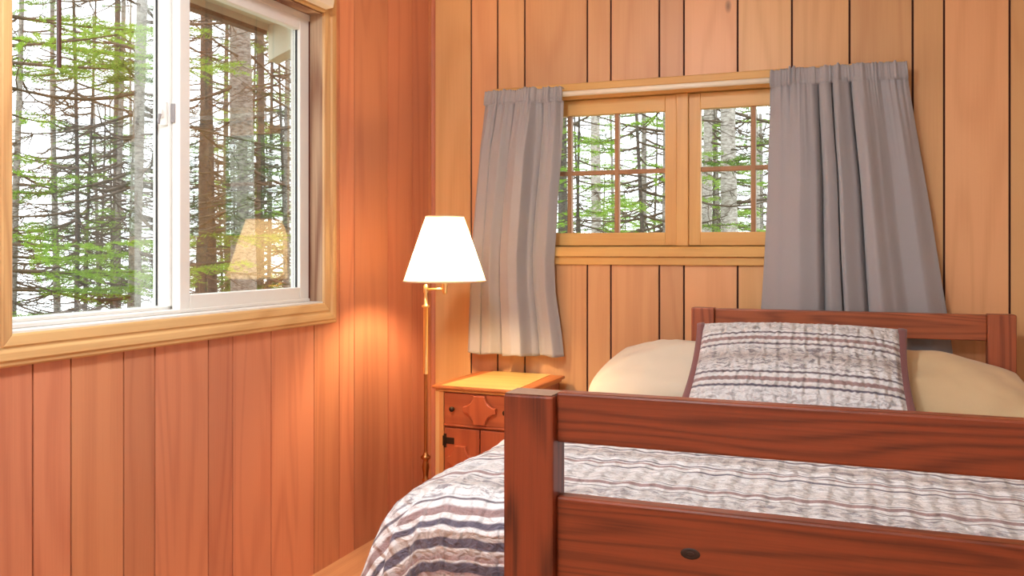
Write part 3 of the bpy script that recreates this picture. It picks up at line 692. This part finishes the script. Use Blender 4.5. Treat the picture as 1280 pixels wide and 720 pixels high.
# ------------------------------------------------------------------ outside: eave, ground, trees
ev = structure(empty('trim_2', (-.75, -1.2, 2.34)), 'olive painted roof eave outside the left window', 'eave')
def E_(mb, name, mat, bevel=0.003):
    o = mb.build(name, mat, None, bevel); o.parent = ev; o.matrix_parent_inverse = Matrix.Translation(-Vector(ev.location)); return o
E_(MB().box(-.60, -.135, -6.0, -.50, 2.375, 2.395), 'soffit', 'eave')
E_(MB().box(-.63, -.60, -6.0, -.47, 2.345, 2.52), 'fascia', 'eave')
E_(MB().box(-.645, -.60, -6.0, -.56, 2.325, 2.3448), 'drip_edge', 'eave_edge', 0.001)
E_(MB().prism([(-.60, 2.375), (-.60, 2.20), (-.45, 2.255), (-.135, 2.36), (-.135, 2.375)], 'Y', -.555, -.47), 'rafter_tail', 'eave')
E_(MB().box(-.30, -.27, -6.0, -.555, 2.355, 2.3745), 'soffit_batten', 'eave')

def gz(x, y): return -1.25 - .075 * max(0, math.hypot(x - 1, y + 2) - 4) + .12 * mnoise.noise(Vector((x * .3, y * .3, 0)))
def ground():
    xs = np.linspace(-45, 25, 60); ys = np.linspace(-12, 45, 50); P = np.array([[(x, y, gz(x, y)) for x in xs] for y in ys])
    return structure(add_obj('ground', grid_mesh('ground', P), 'ground'), 'pale forest floor outside falling away from the house', 'ground')
ground()

class G:
    def __init__(s): s.V = []; s.F = []; s.T = []; s.n = 0
    def add(s, V, F, t=0.5):
        s.V.append(V); s.F.append(F + s.n); s.n += len(V); s.T.append(np.full(len(F), t) if np.isscalar(t) else t)
    def mesh(s, name, smooth=False):
        V = np.concatenate(s.V).astype(np.float32); F = np.concatenate(s.F).astype(np.int32); T = np.concatenate(s.T).astype(np.float32)
        me = bpy.data.meshes.new(name); me.vertices.add(len(V)); me.vertices.foreach_set('co', V.ravel())
        me.loops.add(F.size); me.loops.foreach_set('vertex_index', F.ravel())
        me.polygons.add(len(F)); me.polygons.foreach_set('loop_start', np.arange(0, F.size, 4, dtype=np.int32))
        me.update(calc_edges=True)
        a = me.attributes.new('tint', 'FLOAT', 'FACE'); a.data.foreach_set('value', T)
        if smooth: me.polygons.foreach_set('use_smooth', [True] * len(me.polygons))
        me.validate(); return me
def tube_np(g, P, rad, n):
    P = np.asarray(P, float); D = np.gradient(P, axis=0); D /= np.linalg.norm(D, axis=1, keepdims=True) + 1e-9
    ref = np.where(np.abs(D[:, 2:3]) < .9, [[0, 0, 1.]], [[1., 0, 0]])
    A = np.cross(D, ref); A /= np.linalg.norm(A, axis=1, keepdims=True); Bv = np.cross(D, A)
    th = np.arange(n) * 2 * math.pi / n
    V = P[:, None] + (A[:, None] * np.cos(th)[None, :, None] + Bv[:, None] * np.sin(th)[None, :, None]) * np.asarray(rad)[:, None, None]
    k = len(P); idx = np.arange(k * n).reshape(k, n); nx = np.roll(idx, -1, 1)
    g.add(V.reshape(-1, 3), np.stack([idx[:-1], nx[:-1], nx[1:], idx[1:]], -1).reshape(-1, 4))
def curve_np(base, d, L, sag, rng, k=7, wob=.05):
    t = np.linspace(0, 1, k)[:, None]; d = np.asarray(d) / np.linalg.norm(d)
    side = np.cross(d, [0, 0, 1]); P = np.asarray(base) + d * L * t + np.array([0, 0, 1.]) * (-sag * L * t * (1.6 - t * 1.1)) + side * (wob * L * np.sin(t * 4 + rng.random() * 6)) * t
    return P
def dead_branch(g, base, az, L, rng, r0=.012, lift=.1):
    d = (math.cos(az), math.sin(az), lift)
    P = curve_np(base, d, L, rng.uniform(.1, .5), rng, 7, .06)
    tube_np(g, P, np.linspace(r0 * 1.35, r0 * .35, 7), 4)
    for i in range(int(6 + L * 7)):
        t = rng.uniform(.2, 1); q = P[min(6, int(t * 6))]; a2 = az + rng.choice((-1, 1)) * rng.uniform(.5, 1.2)
        Q = curve_np(q, (math.cos(a2), math.sin(a2), rng.uniform(-.5, .35)), rng.uniform(.15, .5) * L * .7, rng.uniform(0, .6), rng, 4, .1)
        tube_np(g, Q, np.linspace(r0 * .50, r0 * .24, 4), 3)
def bough(gf, gb, base, az, L, rng, tint, lift=.05, sag=.25, dens=1.0, nl=.034, nw=.0075):
    d = np.array((math.cos(az), math.sin(az), lift)); P = curve_np(base, d, L, sag, rng, 9, .04)
    tube_np(gb, P, np.linspace(.008 + .004 * L, .002, 9), 4)
    tw = []
    n = int(26 * L * dens)
    for i in range(n):
        t = .22 + .78 * (i + rng.random()) / n
        if rng.random() < .22: continue
        k = min(8, t * 8); j = int(min(7, k)); q = P[j] + (P[j + 1] - P[j]) * (k - j)
        s = 1 if i % 2 else -1; a2 = az + s * rng.uniform(.6, 1.05); l = (.16 + .34 * L * .5) * (1.12 - t) * rng.uniform(.7, 1.2) + .06
        tw.append((q, np.array((math.cos(a2), math.sin(a2), rng.uniform(-.25, .1))), l))
    tw.append((P[5], P[8] - P[5], np.linalg.norm(P[8] - P[5])))
    pts, dirs = [], []
    for q, dv, l in tw:
        dv = dv / np.linalg.norm(dv); m = max(4, int(l / .019)); tt = np.linspace(.05, 1, m)[:, None]
        pts.append(q + dv * l * tt + np.array([0, 0, -.12]) * l * tt ** 2); dirs.append(np.repeat(dv[None], m, 0))
    p = np.concatenate(pts); dv = np.concatenate(dirs); r = np.random.default_rng(rng.randrange(10 ** 6))
    for s in (-1, 1, 0):
        sd = np.cross(dv, [0, 0, 1.]); sd /= np.linalg.norm(sd, axis=1, keepdims=True) + 1e-9
        nd = dv * .75 + sd * s * .9 + np.array([0, 0, .25 + (.5 if s == 0 else 0)]) + r.normal(0, .18, p.shape)
        nd /= np.linalg.norm(nd, axis=1, keepdims=True)
        wv = np.cross(nd, r.normal(0, 1, p.shape)); wv /= np.linalg.norm(wv, axis=1, keepdims=True) + 1e-9
        ln = nl * r.uniform(.7, 1.25, (len(p), 1)); wd_ = nw
        V = np.stack([p, p + nd * ln * .45 + wv * wd_ * .5, p + nd * ln, p + nd * ln * .45 - wv * wd_ * .5], 1).reshape(-1, 3)
        F = np.arange(len(V)).reshape(-1, 4)
        gf.add(V, F, np.clip(tint + r.normal(0, .22, len(F)), 0, 1))
def tree_meshes(name, seed, H, r0, ndead, dz, nb, bz, bL, tint, lean=.0, n=14, extra=()):
    rng = random.Random(seed); gt, gb, gf = G(), G(), G()
    k = 24; t = np.linspace(0, 1, k)
    cx = np.array([.05 * math.sin(q * 5 + seed) + lean * q * H * .1 for q in t]); cy = np.array([.05 * math.cos(q * 4 + seed * 2) for q in t])
    rad = r0 * (1 - .72 * t) * (1 + .28 * np.exp(-t * H / .35)) * np.array([1 + .05 * math.sin(i * 2.1 + seed) for i in range(k)])
    P = np.stack([cx, cy, t * H], -1); tube_np(gt, P, rad, n); tube_np(gb, P, rad * .5, 5)
    at = lambda z: np.array((np.interp(z, t * H, cx), np.interp(z, t * H, cy), z))
    for i in range(ndead):
        z = rng.uniform(*dz); dead_branch(gb, at(z), rng.uniform(0, 6.283), rng.uniform(.5, 1.5) * (1 if r0 > .05 else .7), rng, rng.uniform(.006, .014), rng.uniform(-.15, .35))
    for i in range(nb):
        z = bz[0] + (bz[1] - bz[0]) * (i + rng.random()) / nb; az = i * 2.4 + rng.uniform(-.4, .4)
        L = bL * (1.15 - .75 * (z / H)) * rng.uniform(.75, 1.2)
        bough(gf, gb, at(z), az, L, rng, min(1, max(0, tint + rng.uniform(-.25, .25))))
    for (z, az, L, tn, dn) in extra: bough(gf, gb, at(z), az, L, rng, tn, .08, .12, dn)
    return gt.mesh(name + '_trunk', True), gb.mesh(name + '_branches'), gf.mesh(name + '_foliage') if gf.V else None
LIB = {
    'big': (tree_meshes('big', 11, 11, .125, 66, (.6, 8), 9, (4.5, 10), 1.9, .25), 'bark_grey', 'needles_dark'),
    'dark': (tree_meshes('dark', 5, 12, .105, 64, (.6, 9), 8, (3.5, 11), 1.7, .2), 'bark_dark', 'needles_dark'),
    'slim': (tree_meshes('slim', 23, 9, .058, 62, (.5, 6.5), 9, (2.0, 8.6), 1.4, .45), 'bark_grey', 'needles'),
    'thin': (tree_meshes('thin', 31, 7, .032, 44, (.4, 5), 9, (1.4, 6.8), 1.0, .55), 'bark_dark', 'needles'),
    'young': (tree_meshes('young', 47, 5.5, .034, 12, (.2, 2), 46, (.8, 5.4), 1.25, .8), 'bark_dark', 'needles'),
    'pale': (tree_meshes('pale', 53, 11, .085, 34, (.8, 8), 10, (3.4, 10), 1.6, .6), 'bark_pale', 'needles'),
}
def tree(kind, u, D, rz, label, s=1.0, group=None, meshes=None, name='conifer_tree'):
    ms, bk, nd = meshes or LIB[kind]
    # u: horizontal direction from the viewpoint, D: distance in metres along the view axis
    t = (u - 640) / 1120; x = CAM.x + D * (-math.sin(YAW) + t * math.cos(YAW)); y = CAM.y + D * (math.cos(YAW) + t * math.sin(YAW))
    o = tag(empty(name, (x, y, gz(x, y) - .05), rz), label, 'tree', group); o.scale = (s, s, s)
    def child(nm, me, mat):
        c = bpy.data.objects.new(nm, me); COL.objects.link(c); c.parent = o
        if not me.materials: me.materials.append(M[mat])
        return c
    child('trunk', ms[0], bk); child('branches', ms[1], 'twig')
    if ms[2]: child('foliage', ms[2], nd)
    return o
# seen through the left window, nearest first
fir = (tree_meshes('fir', 71, 6.2, .05, 10, (.3, 2.5), 26, (2.0, 6), 1.2, .8, 0, 12,
       [(2.55, R(35), 1.9, .9, 1.4), (2.75, R(10), 1.7, .95, 1.4), (2.40, R(60), 1.6, .85, 1.3), (2.65, R(80), 1.5, .9, 1.3), (4.1, R(30), 1.9, .9, 1.4), (4.3, R(60), 1.7, .85, 1.4), (4.2, R(0), 1.8, .9, 1.4), (4.45, R(45), 1.6, .9, 1.3)]), 'bark_dark', 'needles')
tree('fir', -25, 6.6, R(0), 'bright green young fir at the far left of the left window', meshes=fir, name='fir_tree')
tree('slim', 176, 7.6, R(40), 'grey tree trunk just left of the white bar of the sliding window', 1.12, name='spruce_tree')
tree('big', 300, 8.6, R(120), 'thick pale grey tree trunk behind the lampshade reflection in the sliding window', 1.12, name='spruce_tree')
tree('dark', 250, 10.0, R(10), 'dark brown tree trunk at the left edge of the sliding right pane', .72, name='spruce_tree')
tree('dark', 266, 12.5, R(200), 'narrow dark tree trunk between the brown and the thick grey trunk', .8, name='spruce_tree')
tree('thin', 92, 8.8, R(70), 'thin bare stem in the middle of the left pane', 1.0, name='spruce_tree')
tree('thin', 113, 9.8, R(160), 'thinner dark stem right of the middle of the left pane', .9, name='spruce_tree')
tree('slim', 70, 11.5, R(250), 'mossy mid-distance trunk left of the thin bare stems', .95, name='spruce_tree')
tree('slim', 152, 11.0, R(330), 'mossy green trunk behind the grey trunk in the left pane', .9, name='spruce_tree')
tree('young', 128, 11.5, R(30), 'low bright fir behind the thin stems in the left pane', .9, name='fir_tree')
tree('thin', 338, 11.0, R(100), 'thin dark spruce behind the reflected lampshade', 1.1, name='spruce_tree')
tree('slim', 22, 10.0, R(15), 'slim trunk close against the casing of the left pane', .9, name='spruce_tree')
tree('dark', 324, 13.5, R(50), 'dark trunk just right of the thick grey trunk in the sliding window', .8, name='spruce_tree')
tree('young', 352, 15.0, R(200), 'dense fir behind the reflected lampshade at the right edge of the sliding pane', 1.35, name='fir_tree')
tree('slim', 362, 12.0, R(290), 'slim grey trunk at the right edge of the sliding pane', 1.0, name='spruce_tree')
tree('young', 316, 18.0, R(20), 'bushy fir behind the thick grey trunk of the sliding window', 1.5, name='fir_tree')
# seen through the back window
tree('pale', 918, 9.4, R(20), 'stout pale trunk in the middle of the right six-pane sash', 1.2, name='spruce_tree')
tree('pale', 884, 10.5, R(140), 'slender pale trunk at the left edge of the right six-pane sash', .9, name='spruce_tree')
tree('pale', 938, 13.0, R(240), 'pale trunk behind the muntin of the right six-pane sash', 1.05, name='spruce_tree')
tree('pale', 742, 13.0, R(300), 'distant white trunk in the left six-pane sash', 1.1, name='spruce_tree')
tree('slim', 829, 9.2, R(75), 'brown trunk at the right edge of the left six-pane sash', 1.0, name='spruce_tree')
tree('young', 800, 9.0, R(210), 'bright green fir in the left six-pane sash', 1.0, name='fir_tree')
tree('young', 905, 12.5, R(110), 'bright green fir behind the stout pale trunk', 1.1, name='fir_tree')
tree('young', 725, 11.0, R(330), 'yellow-green fir beside the left curtain edge', 1.0, name='fir_tree')
rt = random.Random(99)
for k in range(36):
    u = rt.uniform(-40, 400) if k < 16 else rt.uniform(670, 1000)
    D = rt.uniform(14, 30)
    tree(rt.choice(('slim', 'thin', 'slim', 'thin', 'slim', 'young') if D < 21 else ('slim', 'dark', 'dark', 'young')), u, D, rt.uniform(0, 6.28), 'distant forest conifer far behind the nearer trunks', rt.uniform(.9, 1.4), 'distant conifers in the forest')
for k in range(22):
    y = rt.uniform(4.5, 12); x = .9 + .85 * y + rt.uniform(-2.2, 2.2); t = math.tan(math.atan2(x - CAM.x, y - CAM.y) + YAW)
    D = (x - CAM.x) * -math.sin(YAW) + (y - CAM.y) * math.cos(YAW)
    tree(rt.choice(('young', 'young', 'dark', 'young')), 640 + 1120 * t, D, rt.uniform(0, 6.28), 'conifer beyond the right curtain, mirrored in the left window', rt.uniform(.9, 1.3), 'conifers mirrored in the window')
